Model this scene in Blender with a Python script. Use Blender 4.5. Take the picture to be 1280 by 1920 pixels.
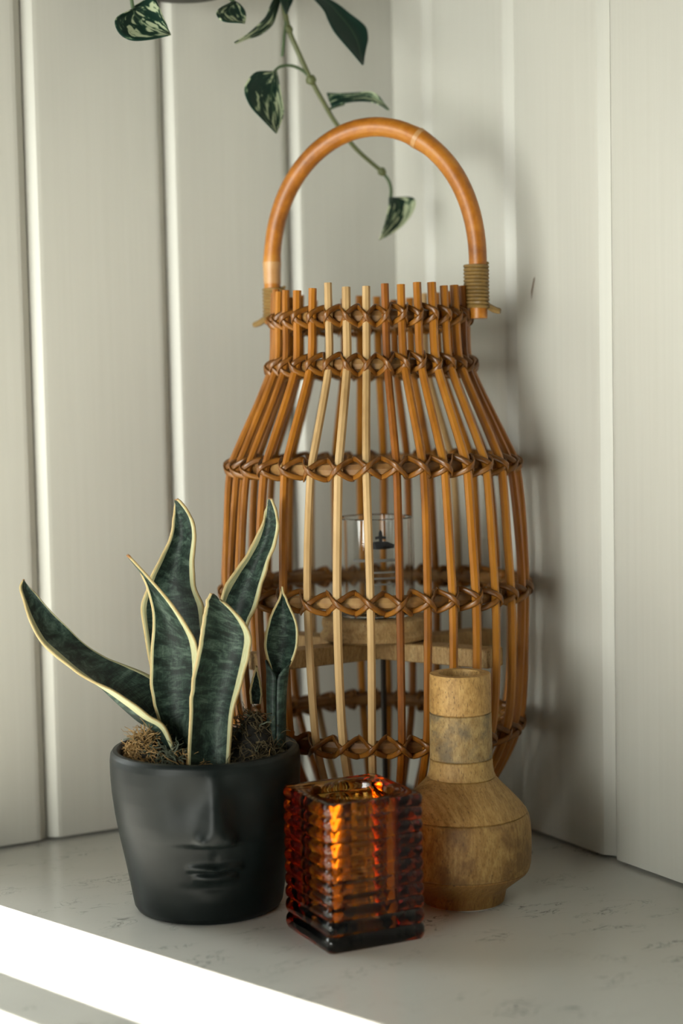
import bpy, bmesh, math, random, json
from mathutils import Vector, Matrix, noise

# ------------------------------------------------------------------ camera, world, sun, exposure
scn = bpy.context.scene
COL = scn.collection
for o in list(bpy.data.objects):
    bpy.data.objects.remove(o)

YAW, PITCH, ROLL = 0.5192, 0.07411, -0.01999
FWD = Vector((math.sin(YAW) * math.cos(PITCH), math.cos(YAW) * math.cos(PITCH), -math.sin(PITCH)))
RGT0 = Vector((math.cos(YAW), -math.sin(YAW), 0))
UP0 = RGT0.cross(FWD)
RGT = RGT0 * math.cos(ROLL) + UP0 * math.sin(ROLL)
UP = -RGT0 * math.sin(ROLL) + UP0 * math.cos(ROLL)
cam_d = bpy.data.cameras.new('camera')
cam = bpy.data.objects.new('camera', cam_d)
COL.objects.link(cam)
cam.matrix_world = Matrix(((RGT.x, UP.x, -FWD.x, -0.79868), (RGT.y, UP.y, -FWD.y, -1.29245),
                           (RGT.z, UP.z, -FWD.z, 0.36), (0, 0, 0, 1)))
cam_d.sensor_fit = 'VERTICAL'
cam_d.sensor_height = 36.0
cam_d.sensor_width = 24.0
cam_d.lens = 3226.5 / 1920 * 36.0
cam_d.clip_start = 0.02
cam_d.dof.use_dof = True
cam_d.dof.focus_distance = 1.205
cam_d.dof.aperture_fstop = 3.5
scn.camera = cam

world = bpy.data.worlds.new('world')
scn.world = world
world.use_nodes = True
world.node_tree.nodes['Background'].inputs['Color'].default_value = (1.0, 0.93, 0.82, 1)
world.node_tree.nodes['Background'].inputs['Strength'].default_value = 0.010

def add_light(name, kind, loc, direction, energy, color, **kw):
    d = bpy.data.lights.new(name, kind)
    d.energy = energy
    d.color = color
    for k, v in kw.items():
        setattr(d, k, v)
    o = bpy.data.objects.new(name, d)
    COL.objects.link(o)
    o.location = loc
    o.rotation_euler = Vector(direction).to_track_quat('-Z', 'Y').to_euler()
    return o

# low sun through the back-wall window: casts the bright strip over the counter
add_light('sun', 'SUN', (-1.2, 1.5, 1.5), (0.30, -0.954, -0.62), 50.0, (1.0, 0.95, 0.85), angle=math.radians(0.53))
# daylight coming in through the big window of the left wall
add_light('window_daylight', 'AREA', (-1.47, -0.62, 0.41), (1, 0.47, 0.01), 3.3, (0.97, 1.0, 0.93),
          shape='RECTANGLE', size=1.0, size_y=0.60, spread=math.radians(50))
# skylight through the small window in the back wall
add_light('window_skylight', 'AREA', (-0.79, 0.12, 0.40), (0.0, -1, -0.0), 10.0, (0.94, 1.0, 0.97),
          shape='RECTANGLE', size=0.6, size_y=0.6)

scn.view_settings.view_transform = 'Standard'
scn.view_settings.look = 'None'
scn.view_settings.exposure = -0.12
scn.view_settings.gamma = 1.0
scn.view_settings.use_curve_mapping = False
scn.cycles.use_denoising = True
scn.cycles.max_bounces = 14
scn.cycles.transmission_bounces = 14
scn.cycles.sample_clamp_indirect = 6.0

R = random.Random(7)

# ------------------------------------------------------------------ helpers
def link(name, me, mat=None, parent=None, loc=None):
    o = bpy.data.objects.new(name, me)
    COL.objects.link(o)
    if mat is not None and me is not None and len(me.materials) == 0:
        me.materials.append(mat)
    if parent is not None:
        o.parent = parent
    if loc is not None:
        o.location = loc
    return o

def from_bm(name, bm, mat=None, parent=None, smooth=True, loc=None):
    bmesh.ops.recalc_face_normals(bm, faces=bm.faces)
    me = bpy.data.meshes.new(name)
    bm.to_mesh(me)
    bm.free()
    if smooth:
        for p in me.polygons:
            p.use_smooth = True
        me.set_sharp_from_angle(angle=math.radians(38))
    return link(name, me, mat, parent, loc)

def tag(o, label, cat, group=None, kind=None):
    o['label'] = label
    o['category'] = cat
    if group:
        o['group'] = group
    if kind:
        o['kind'] = kind
    return o

def empty(name, loc=(0, 0, 0)):
    o = bpy.data.objects.new(name, None)
    COL.objects.link(o)
    o.location = loc
    o.empty_display_size = 0.02
    return o

def structure(o):
    o['kind'] = 'structure'
    return o

def box(bm, x0, x1, y0, y1, z0, z1):
    vs = [bm.verts.new(c) for c in ((x0, y0, z0), (x1, y0, z0), (x1, y1, z0), (x0, y1, z0),
                                    (x0, y0, z1), (x1, y0, z1), (x1, y1, z1), (x0, y1, z1))]
    for f in ((0, 3, 2, 1), (4, 5, 6, 7), (0, 1, 5, 4), (1, 2, 6, 5), (2, 3, 7, 6), (3, 0, 4, 7)):
        bm.faces.new([vs[i] for i in f])

def box_obj(name, ext, mat, parent=None, bevel=0.0):
    bm = bmesh.new()
    box(bm, *ext)
    if bevel:
        bmesh.ops.bevel(bm, geom=list(bm.edges), offset=bevel, segments=2, affect='EDGES')
    return from_bm(name, bm, mat, parent, smooth=False)

def catmull(pts, n):
    """resample a list of vectors with a Catmull-Rom spline, n samples per span"""
    P = [Vector(p) for p in pts]
    P = [P[0] * 2 - P[1]] + P + [P[-1] * 2 - P[-2]]
    out = []
    for i in range(1, len(P) - 2):
        a, b, c, d = P[i - 1], P[i], P[i + 1], P[i + 2]
        for k in range(n):
            t = k / n
            out.append(0.5 * ((2 * b) + (c - a) * t + (2 * a - 5 * b + 4 * c - d) * t * t + (3 * b - a - 3 * c + d) * t ** 3))
    out.append(P[-2].copy())
    return out

def tube(bm, pts, rad, seg=6, cap=True, flat=1.0, ref=None):
    """tube along pts; rad is a number or a list; flat squeezes the second axis"""
    n = len(pts)
    rings = []
    prev = None
    for i, p in enumerate(pts):
        t = (pts[min(i + 1, n - 1)] - pts[max(i - 1, 0)])
        if t.length < 1e-9:
            t = Vector((0, 0, 1))
        t.normalize()
        if ref is not None:
            a = ref(i) if callable(ref) else Vector(ref)
            a = a - t * a.dot(t)
        elif prev is None:
            a = t.orthogonal()
        else:
            a = prev - t * prev.dot(t)
        if a.length < 1e-9:
            a = t.orthogonal()
        a.normalize()
        prev = a
        b = t.cross(a)
        r = rad[i] if isinstance(rad, (list, tuple)) else rad
        rings.append([bm.verts.new(p + a * (math.cos(2 * math.pi * k / seg) * r) + b * (math.sin(2 * math.pi * k / seg) * r * flat))
                      for k in range(seg)])
    for i in range(n - 1):
        for k in range(seg):
            bm.faces.new((rings[i][k], rings[i][(k + 1) % seg], rings[i + 1][(k + 1) % seg], rings[i + 1][k]))
    if cap:
        bm.faces.new(rings[0][::-1])
        bm.faces.new(rings[-1])
    return rings

def lathe(bm, prof, seg=64, closed=False):
    """revolve (r, z) pairs; r == 0 makes a pole; closed joins last to first"""
    rings = []
    for r, z in prof:
        if r < 1e-6:
            rings.append([bm.verts.new((0, 0, z))])
        else:
            rings.append([bm.verts.new((r * math.cos(2 * math.pi * k / seg), r * math.sin(2 * math.pi * k / seg), z)) for k in range(seg)])
    pairs = list(zip(rings[:-1], rings[1:]))
    if closed:
        pairs.append((rings[-1], rings[0]))
    for A, B in pairs:
        for k in range(seg):
            k2 = (k + 1) % seg
            if len(A) == 1 and len(B) == 1:
                continue
            if len(A) == 1:
                bm.faces.new((A[0], B[k2], B[k]))
            elif len(B) == 1:
                bm.faces.new((A[k], A[k2], B[0]))
            else:
                bm.faces.new((A[k], A[k2], B[k2], B[k]))

# ------------------------------------------------------------------ materials
class NT:
    def __init__(self, name):
        self.m = bpy.data.materials.new(name)
        self.m.use_nodes = True
        self.t = self.m.node_tree
        self.b = self.t.nodes['Principled BSDF']
        self.out = self.t.nodes['Material Output']
    def n(self, kind, **kw):
        nd = self.t.nodes.new(kind)
        for k, v in kw.items():
            if k in nd.inputs:
                nd.inputs[k].default_value = v
            else:
                setattr(nd, k, v)
        return nd
    def l(self, a, b):
        self.t.links.new(a, b)
    def set(self, **kw):
        for k, v in kw.items():
            self.b.inputs[k.replace('_', ' ')].default_value = v
        return self
    def ramp(self, fac, stops, interp='LINEAR'):
        r = self.t.nodes.new('ShaderNodeValToRGB')
        r.color_ramp.interpolation = interp
        while len(r.color_ramp.elements) < len(stops):
            r.color_ramp.elements.new(0.5)
        for e, (p, c) in zip(r.color_ramp.elements, stops):
            e.position = p
            e.color = (*c, 1) if len(c) == 3 else c
        self.l(fac, r.inputs['Fac'])
        return r.outputs['Color']
    def coord(self, kind='Object', scale=(1, 1, 1), rot=(0, 0, 0)):
        tc = self.n('ShaderNodeTexCoord')
        mp = self.n('ShaderNodeMapping')
        mp.inputs['Scale'].default_value = scale
        mp.inputs['Rotation'].default_value = rot
        self.l(tc.outputs[kind], mp.inputs['Vector'])
        return mp.outputs['Vector']
    def noise(self, vec, scale, detail=4, rough=0.55, dist=0.0):
        nd = self.n('ShaderNodeTexNoise')
        nd.inputs['Scale'].default_value = scale
        nd.inputs['Detail'].default_value = detail
        nd.inputs['Roughness'].default_value = rough
        nd.inputs['Distortion'].default_value = dist
        self.l(vec, nd.inputs['Vector'])
        return nd.outputs['Fac']
    def mix(self, fac, a, b, mode='MIX'):
        nd = self.n('ShaderNodeMix', data_type='RGBA', blend_type=mode)
        for v, s in ((fac, nd.inputs[0]), (a, nd.inputs[6]), (b, nd.inputs[7])):
            if hasattr(v, 'is_linked'):
                self.l(v, s)
            elif isinstance(v, (int, float)):
                s.default_value = v
            else:
                s.default_value = (*v, 1)
        return nd.outputs[2]
    def math(self, op, a, b=0.0, c=None):
        nd = self.n('ShaderNodeMath', operation=op)
        for v, s in ((a, nd.inputs[0]), (b, nd.inputs[1]), (c, nd.inputs[2])):
            if v is None:
                continue
            if hasattr(v, 'is_linked'):
                self.l(v, s)
            else:
                s.default_value = v
        return nd.outputs[0]
    def bump(self, h, strength=0.3, dist=0.001):
        b = self.n('ShaderNodeBump')
        b.inputs['Strength'].default_value = strength
        b.inputs['Distance'].default_value = dist
        self.l(h, b.inputs['Height'])
        self.l(b.outputs['Normal'], self.b.inputs['Normal'])
    def base(self, c):
        if hasattr(c, 'is_linked'):
            self.l(c, self.b.inputs['Base Color'])
        else:
            self.b.inputs['Base Color'].default_value = (*c, 1)
        return self

def mat_paint():
    t = NT('painted_board').set(Roughness=0.42)
    v = t.coord('Object', (60, 60, 1.2))
    f = t.noise(v, 4.0, 4)
    t.base(t.ramp(f, [(0.3, (0.53, 0.52, 0.467)), (0.7, (0.555, 0.545, 0.492))]))
    t.bump(f, 0.06, 0.0004)
    return t.m

def mat_counter():
    t = NT('quartz').set(Roughness=0.22)
    v = t.coord('Object', (1.0, 1.9, 1.0), (0, 0, 0.35))
    big = t.noise(v, 5.0, 3)
    base = t.ramp(big, [(0.3, (0.57, 0.57, 0.53)), (0.7, (0.63, 0.63, 0.59))])
    ve = t.noise(v, 34.0, 3, 0.6, 1.6)
    vein = t.math('ABSOLUTE', t.math('SUBTRACT', ve, 0.5))
    vein = t.ramp(vein, [(0.0, (1, 1, 1)), (0.026, (0, 0, 0))])
    msk = t.ramp(t.noise(v, 19.0, 2), [(0.50, (0, 0, 0)), (0.60, (1, 1, 1))])
    msk2 = t.ramp(t.noise(v, 6.0, 2), [(0.38, (0, 0, 0)), (0.6, (1, 1, 1))])
    fac = t.math('MULTIPLY', t.math('MULTIPLY', vein, msk), msk2)
    base = t.mix(t.math('MULTIPLY', fac, 0.95), base, (0.12, 0.12, 0.11))
    sp = t.n('ShaderNodeTexVoronoi', feature='DISTANCE_TO_EDGE')
    spk = t.ramp(t.noise(v, 420.0, 1), [(0.80, (0, 0, 0)), (0.84, (1, 1, 1))])
    base = t.mix(t.math('MULTIPLY', spk, 0.7), base, (0.08, 0.08, 0.07))
    t.base(base)
    return t.m

def mat_cane(name, dark, mid, light, rough=0.38, along=(1, 1, 1)):
    t = NT(name).set(Roughness=rough)
    t.b.inputs['Coat Weight'].default_value = 0.06
    t.b.inputs['Coat Roughness'].default_value = 0.3
    v = t.coord('Object', along)
    f1 = t.noise(v, 9.0, 4, 0.6)
    f2 = t.noise(v, 60.0, 3, 0.7)
    f = t.math('ADD', t.math('MULTIPLY', f1, 0.62), t.math('MULTIPLY', f2, 0.38))
    t.base(t.ramp(f, [(0.38, dark), (0.5, mid), (0.63, light)]))
    t.bump(f2, 0.25, 0.0006)
    return t.m

def mat_plain(name, c, rough=0.5, **kw):
    return NT(name).base(c).set(Roughness=rough, **kw).m

def mat_wood(name, dark, mid, light, rot, stain=None):
    t = NT(name).set(Roughness=0.62)
    v = t.coord('Object', (5.0, 1.2, 1.2), rot)
    w = t.noise(v, 24.0, 6, 0.7, 1.4)
    wv = t.n('ShaderNodeTexWave', wave_type='RINGS', rings_direction='SPHERICAL')
    wv.inputs['Scale'].default_value = 22.0
    wv.inputs['Distortion'].default_value = 7.0
    wv.inputs['Detail'].default_value = 3.0
    wv.inputs['Detail Scale'].default_value = 1.6
    t.l(v, wv.inputs['Vector'])
    w = t.math('ADD', t.math('MULTIPLY', w, 0.90), t.math('MULTIPLY', wv.outputs['Fac'], 0.10))
    v2 = t.coord('Object', (260, 60, 60), rot)
    fine = t.noise(v2, 5.0, 3, 0.7)
    f = t.math('ADD', t.math('MULTIPLY', w, 0.6), t.math('MULTIPLY', fine, 0.4))
    c = t.ramp(f, [(0.38, dark), (0.5, mid), (0.60, light)])
    if stain:
        v3 = t.coord('Object')
        s = t.ramp(t.noise(v3, 55.0, 4, 0.6), [(0.47, (0, 0, 0)), (0.60, (1, 1, 1))])
        c = t.mix(t.math('MULTIPLY', s, stain[1]), c, stain[0])
    pores = t.ramp(t.noise(t.coord('Object', (400, 90, 90), rot), 4.0, 2), [(0.60, (0, 0, 0)), (0.68, (1, 1, 1))])
    c = t.mix(t.math('MULTIPLY', pores, 0.7), c, (0.07, 0.035, 0.012))
    t.base(c)
    t.bump(fine, 0.35, 0.0006)
    return t.m

def mat_snake():
    t = NT('snake_leaf').set(Roughness=0.55)
    t.b.inputs['Specular IOR Level'].default_value = 0.3
    uv = t.n('ShaderNodeUVMap')
    sp = t.n('ShaderNodeSeparateXYZ')
    t.l(uv.outputs['UV'], sp.inputs[0])
    d = t.math('ABSOLUTE', t.math('SUBTRACT', sp.outputs['X'], 0.5))
    mp = t.n('ShaderNodeMapping')
    mp.inputs['Scale'].default_value = (1.6, 15.0, 1)
    t.l(uv.outputs['UV'], mp.inputs['Vector'])
    oi = t.n('ShaderNodeObjectInfo')
    off = t.n('ShaderNodeVectorMath', operation='ADD')
    t.l(mp.outputs['Vector'], off.inputs[0])
    t.l(oi.outputs['Random'], off.inputs[1])
    bands = t.noise(off.outputs[0], 1.6, 6, 0.72, 0.5)
    mp2 = t.n('ShaderNodeMapping')
    mp2.inputs['Scale'].default_value = (40.0, 9.0, 1)
    t.l(uv.outputs['UV'], mp2.inputs['Vector'])
    fib = t.noise(mp2.outputs['Vector'], 2.0, 4, 0.7)
    f = t.math('ADD', t.math('MULTIPLY', bands, 0.72), t.math('MULTIPLY', fib, 0.28))
    green = t.ramp(f, [(0.43, (0.004, 0.010, 0.007)), (0.49, (0.012, 0.026, 0.019)), (0.54, (0.028, 0.052, 0.038)), (0.62, (0.075, 0.11, 0.083))])
    wob = t.math('ADD', d, t.math('MULTIPLY', t.math('SUBTRACT', fib, 0.5), 0.012))
    edge = t.ramp(wob, [(0.396, (0, 0, 0)), (0.404, (1, 1, 1))])
    cream = t.ramp(fib, [(0.3, (0.37, 0.36, 0.18)), (0.6, (0.48, 0.48, 0.29))])
    c = t.mix(edge, green, cream)
    rim = t.ramp(d, [(0.488, (0, 0, 0)), (0.497, (1, 1, 1))])
    c = t.mix(t.math('MULTIPLY', rim, 0.6), c, (0.42, 0.26, 0.09))
    tip = t.ramp(sp.outputs['Y'], [(0.985, (0, 0, 0)), (0.996, (1, 1, 1))])
    c = t.mix(tip, c, (0.35, 0.16, 0.05))
    t.base(c)
    t.bump(f, 0.2, 0.0005)
    return t.m

def mat_pothos(name, thr, cream=(0.50, 0.56, 0.36)):
    t = NT(name).set(Roughness=0.55)
    t.b.inputs['Specular IOR Level'].default_value = 0.25
    uv = t.n('ShaderNodeUVMap')
    sp = t.n('ShaderNodeSeparateXYZ')
    t.l(uv.outputs['UV'], sp.inputs[0])
    d = t.math('ABSOLUTE', t.math('SUBTRACT', sp.outputs['X'], 0.5))
    flow = t.math('SUBTRACT', sp.outputs['Y'], t.math('MULTIPLY', d, 0.7))
    cb = t.n('ShaderNodeCombineXYZ')
    t.l(t.math('MULTIPLY', flow, 2.6), cb.inputs[0])
    t.l(t.math('MULTIPLY', sp.outputs['X'], 5.0), cb.inputs[1])
    oi = t.n('ShaderNodeObjectInfo')
    t.l(t.math('MULTIPLY', oi.outputs['Random'], 30.0), cb.inputs[2])
    f = t.noise(cb.outputs[0], 1.5, 3, 0.55, 0.5)
    f = t.math('ADD', f, t.math('MULTIPLY', t.math('SUBTRACT', sp.outputs['Y'], 0.5), 0.12))
    c = t.ramp(f, [(thr - 0.05, (0.006, 0.028, 0.018)), (thr - 0.01, (0.02, 0.06, 0.035)), (thr + 0.015, (0.16, 0.23, 0.13)), (thr + 0.05, cream)])
    mid = t.ramp(d, [(0.0, (1, 1, 1)), (0.025, (0, 0, 0))])
    c = t.mix(t.math('MULTIPLY', mid, 0.5), c, (0.10, 0.18, 0.09))
    t.base(c)
    return t.m

def mat_glass(name, color, density=0.0, vol=(1, 1, 1), rough=0.02):
    t = NT(name).base(color).set(Roughness=rough, IOR=1.48)
    t.b.inputs['Transmission Weight'].default_value = 1.0
    if density:
        va = t.n('ShaderNodeVolumeAbsorption')
        va.inputs['Color'].default_value = (*vol, 1)
        va.inputs['Density'].default_value = density
        t.l(va.outputs[0], t.out.inputs['Volume'])
    return t.m

def mat_pane():
    t = NT('window_glass')
    tr = t.n('ShaderNodeBsdfTransparent')
    gl = t.n('ShaderNodeBsdfGlossy')
    gl.inputs['Roughness'].default_value = 0.02
    fr = t.n('ShaderNodeFresnel')
    fr.inputs['IOR'].default_value = 1.2
    mx = t.n('ShaderNodeMixShader')
    t.l(fr.outputs[0], mx.inputs[0])
    t.l(tr.outputs[0], mx.inputs[1])
    t.l(gl.outputs[0], mx.inputs[2])
    t.l(mx.outputs[0], t.out.inputs['Surface'])
    return t.m

M = dict(
    paint=mat_paint(), counter=mat_counter(), pane=mat_pane(),
    gap=mat_plain('dark_gap', (0.03, 0.025, 0.018), 0.9),
    cane=mat_cane('cane_orange', (0.1722, 0.05412, 0.00246), (0.3444, 0.123, 0.00656), (0.4428, 0.1845, 0.01804), along=(1, 1, 0.25)),
    cane_deep=mat_cane('cane_deep', (0.12, 0.0344, 0.0016), (0.256, 0.0784, 0.004), (0.368, 0.132, 0.0104), along=(1, 1, 0.25)),
    cane_pale=mat_cane('cane_pale', (0.32, 0.188, 0.068), (0.448, 0.288, 0.124), (0.528, 0.36, 0.176), 0.5, along=(1, 1, 0.25)),
    cane_black=mat_cane('cane_black', (0.012, 0.008, 0.005), (0.02, 0.012, 0.007), (0.03, 0.018, 0.01), along=(1, 1, 0.25)),
    hoop=mat_cane('hoop_core', (0.09, 0.034, 0.006), (0.21, 0.095, 0.022), (0.36, 0.21, 0.07), 0.5),
    lacing=mat_cane('cane_peel', (0.102, 0.034, 0.0034), (0.204, 0.0748, 0.00765), (0.3145, 0.1275, 0.017), 0.34),
    handle=mat_cane('handle_cane', (0.221, 0.0663, 0.0034), (0.391, 0.1318, 0.0085), (0.51, 0.221, 0.02975), 0.42),
    handle_node=mat_cane('handle_node', (0.357, 0.1615, 0.051), (0.4675, 0.238, 0.085), (0.544, 0.3145, 0.136), 0.4),
    cord=mat_cane('binding_cord', (0.102, 0.0595, 0.01275), (0.204, 0.119, 0.02975), (0.289, 0.1785, 0.051), 0.5),
    softwood=mat_wood('softwood', (0.306, 0.17, 0.0595), (0.425, 0.2635, 0.102), (0.51, 0.3485, 0.153), (0, 0, 0.6)),
    pot=None, snake=mat_snake(),
    pothos=mat_pothos('pothos_leaf', 0.53), pothos_dark=mat_pothos('pothos_leaf_dark', 0.80),
    stem=mat_plain('vine_stem', (0.10, 0.115, 0.04), 0.5), petiole=mat_plain('petiole', (0.07, 0.11, 0.05), 0.5),
    amber=mat_glass('amber_glass', (1.0, 0.80, 0.34), 150.0, (0.90, 0.66, 0.16), 0.03),
    clear=mat_glass('clear_glass', (0.97, 0.98, 0.97), rough=0.0),
    ink=mat_plain('black_print', (0.012, 0.013, 0.014), 0.6),
    ink_pale=mat_plain('grey_print', (0.16, 0.155, 0.14), 0.6),
    soil=mat_plain('soil', (0.012, 0.010, 0.007), 0.95),
    moss_gold=mat_plain('moss_gold', (0.29, 0.175, 0.06), 0.8), moss_green=mat_plain('moss_green', (0.09, 0.105, 0.07), 0.85),
    moss_dark=mat_plain('moss_dark', (0.06, 0.042, 0.014), 0.85),
    planter=mat_plain('dark_planter', (0.03, 0.028, 0.02), 0.6),
    metal=mat_plain('bracket_metal', (0.05, 0.05, 0.05), 0.4, Metallic=1.0),
    felt=mat_plain('white_felt', (0.62, 0.60, 0.55), 0.9),
)
def mat_pot():
    t = NT('matte_black_ceramic').set(Roughness=0.40)
    t.b.inputs['Specular IOR Level'].default_value = 0.22
    f = t.noise(t.coord('Object'), 90.0, 4)
    t.base(t.ramp(f, [(0.3, (0.0032, 0.0055, 0.0053)), (0.7, (0.005, 0.008, 0.0077))]))
    t.bump(t.noise(t.coord('Object'), 500.0, 2), 0.06, 0.0003)
    return t.m
M['pot'] = mat_pot()

# ------------------------------------------------------------------ the setting
WALL_H = 1.5
def plank_mesh(name, w, chamfer=0.0085, depth=0.0065, z0=0.0025, end=None):
    """board lying in x 0..w, front face at y = 0, thickness towards +y"""
    bm = bmesh.new()
    prof = [(0.0006, 0.016), (0.0006, depth), (chamfer * 0.9, 0.0004), (chamfer * 1.25, 0.0), (w - chamfer * 1.25, 0.0), (w - chamfer * 0.9, 0.0004), (w - 0.0006, depth), (w - 0.0006, 0.016)]
    if end == 'right':
        prof = prof[:4] + [(w, 0.0), (w, 0.016)]
    if end == 'left':
        prof = [(0.0, 0.016), (0.0, 0.0)] + prof[4:]
    lo = [bm.verts.new((x, y, z0)) for x, y in prof]
    hi = [bm.verts.new((x, y, WALL_H)) for x, y in prof]
    n = len(prof)
    for i in range(n):
        j = (i + 1) % n
        bm.faces.new((lo[i], lo[j], hi[j], hi[i]))
    bm.faces.new(lo[::-1])
    bm.faces.new(hi)
    bmesh.ops.recalc_face_normals(bm, faces=bm.faces)
    me = bpy.data.meshes.new(name)
    bm.to_mesh(me)
    bm.free()
    me.materials.append(M['paint'])
    return me

# back wall: backing board right of the window, header and side round the window opening
bm = bmesh.new()
box(bm, -0.4675, 0.03, 0.012, 0.06, -0.03, WALL_H)
box(bm, -1.45, -0.4675, 0.012, 0.06, 0.72, WALL_H)
box(bm, -1.45, -1.20, 0.012, 0.06, -0.03, 0.72)
box(bm, -1.20, -0.4675, 0.012, 0.06, -0.03, 0.022)
wall_back = structure(from_bm('wall_back', bm, M['paint'], smooth=False))
xs = [0.0, -0.1015, -0.2162, -0.3343, -0.4525]
for a, b in zip(xs[:-1], xs[1:]):
    link('plank', plank_mesh('plank', a - b, end='right' if a == 0 else None), None, wall_back, (b, 0, 0))
trim = box_obj('trim_1', (-0.4675, -0.4535, -0.003, 0.06, 0.0025, WALL_H), M['paint'])
structure(trim)

# right wall, boards facing -x
bm = bmesh.new()
box(bm, 0.012, 0.06, -1.9, 0.012, -0.03, WALL_H)
wall_right = structure(from_bm('wall_right', bm, M['paint'], smooth=False))
ys = [0.0, -0.0545, -0.1715, -0.290] + [-0.290 - 0.117 * k for k in range(1, 8)]
me117 = plank_mesh('plank', 0.117)
for a, b in zip(ys[:-1], ys[1:]):
    me = me117 if abs((a - b) - 0.117) < 1e-4 else plank_mesh('plank', a - b, end='left' if a == 0 else None)
    o = link('plank', me, None, wall_right, (0, a, 0))
    o.rotation_euler = (0, 0, -math.pi / 2)
# the short dark scratch on a board
bm = bmesh.new()
tube(bm, [Vector((0.0, 0, 0)), Vector((0.0, -0.0012, 0.009)), Vector((0.0, -0.0042, 0.018)), Vector((0.0, -0.0058, 0.0215))], [0.0004, 0.0013, 0.0011, 0.0003], 6, True)
scr = from_bm('scratch', bm, mat_plain('scratch_brown', (0.13, 0.075, 0.045), 0.8), wall_right, loc=(0.0006, -0.1985, 0.420))
scr['label'] = 'short dark brown scratch mark'

# left wall with the large window, both outside the picture
bm = bmesh.new()
box(bm, -1.45, -1.40, -1.9, -1.22, -0.03, WALL_H)
box(bm, -1.45, -1.40, -0.06, 0.06, -0.03, WALL_H)
box(bm, -1.45, -1.40, -1.22, -0.06, 0.80, WALL_H)
box(bm, -1.45, -1.40, -1.22, -0.06, -0.03, 0.05)
wall_left = structure(from_bm('wall_left', bm, M['paint'], smooth=False))

def window(name, make, bars):
    bm = bmesh.new()
    for e in bars:
        box(bm, *e)
    fr = structure(from_bm(name, bm, M['paint'], smooth=False))
    box_obj('window_pane', make, M['pane'], fr)
    return fr
# back-wall window: its right jamb and first glazing bar bound the sun strip
window('window_1', (-1.20, -0.4675, 0.030, 0.033, 0.022, 0.72),
       [(-0.605, -0.5655, 0.020, 0.034, 0.022, 0.72), (-0.745, -0.715, 0.020, 0.034, 0.022, 0.72), (-0.895, -0.865, 0.020, 0.034, 0.022, 0.72),
        (-1.045, -1.015, 0.020, 0.034, 0.022, 0.72), (-1.20, -1.175, 0.015, 0.045, 0.022, 0.72)])
window('window_2', (-1.428, -1.424, -1.22, -0.06, 0.05, 0.80),
       [(-1.44, -1.41, -1.22, -1.19, 0.05, 0.80), (-1.44, -1.41, -0.09, -0.06, 0.05, 0.80), (-1.44, -1.41, -0.65, -0.63, 0.08, 0.77),
        (-1.44, -1.41, -1.19, -0.09, 0.05, 0.08), (-1.44, -1.41, -1.19, -0.09, 0.77, 0.80)])

# quartz countertop
ct = box_obj('countertop', (-1.40, 0.0115, -0.80, 0.0115, -0.03, 0.0), M['counter'], bevel=0.002)
tag(ct, 'white quartz countertop with fine grey veins, crossed by a strip of sunlight', 'countertop')

# ------------------------------------------------------------------ rattan lantern
CAMDIR = Vector((-math.sin(YAW), -math.cos(YAW), 0))     # towards the viewer, level
RT = Vector((math.cos(YAW), -math.sin(YAW), 0))
def around(theta, r, z):
    v = CAMDIR * math.cos(theta) + RT * math.sin(theta)
    return Vector((v.x * r, v.y * r, z))

lantern = empty('rattan_lantern', (-0.1275, -0.168, 0.0))
lantern.rotation_mode = 'QUATERNION'
lantern.rotation_quaternion = Matrix.Rotation(math.radians(1.0), 3, -RT).to_quaternion()
tag(lantern, 'tall rattan lantern of laced upright rods with an arched cane handle', 'lantern')

PROF = [(0.008, 0.060), (0.022, 0.066), (0.042, 0.0785), (0.060, 0.0895), (0.0800, 0.1005), (0.1000, 0.1085), (0.1224, 0.1125), (0.160, 0.1145),
        (0.205, 0.1152), (0.246, 0.1135), (0.278, 0.1113), (0.2989, 0.1085), (0.315, 0.1018), (0.335, 0.0925), (0.356, 0.0826), (0.3718, 0.0762),
        (0.385, 0.0738), (0.4092, 0.0731), (0.4300, 0.0724)]
PFINE = catmull([Vector((r, 0, z)) for z, r in PROF], 3)
def prof_r(z):
    for a, b in zip(PFINE[:-1], PFINE[1:]):
        if a.z <= z <= b.z:
            t = (z - a.z) / max(b.z - a.z, 1e-9)
            return a.x + (b.x - a.x) * t
    return PFINE[-1].x if z > PFINE[-1].z else PFINE[0].x

front = [-1.21, -1.03, -0.83, -0.63, -0.44, -0.25, -0.057, 0.132, 0.305, 0.47, 0.65, 0.83, 1.02, 1.20]
NB = 20
step = (2 * math.pi - 1.20 - 1.21) / (NB + 1)
angles = front + [1.20 + step * (k + 1) for k in range(NB)]
PALE = {4, 5, 6}
rod_r = 0.0031
for i, th in enumerate(angles):
    bm = bmesh.new()
    dz = R.uniform(-0.0022, 0.0022)
    ph, amp = R.uniform(0, 6.28), R.uniform(0.003, 0.010)
    rr = rod_r * R.uniform(0.90, 1.08)
    pts = []
    for k, p in enumerate(PFINE):
        z = p.z + (dz if k == len(PFINE) - 1 else 0)
        w = math.sin(z * 22 + ph) * amp
        pts.append(around(th + w, p.x + math.sin(z * 31 + ph * 2) * 0.0006, z))
    tube(bm, pts, rr, 8, True)
    m = M['cane_pale'] if i in PALE or i in (20, 26, 31) else (M['cane'] if R.random() < 0.6 else M['cane_deep'])
    o = from_bm('rod', bm, m, lantern)
    for p in o.data.polygons:
        if len(p.vertices) > 4:
            p.use_smooth = False

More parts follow.
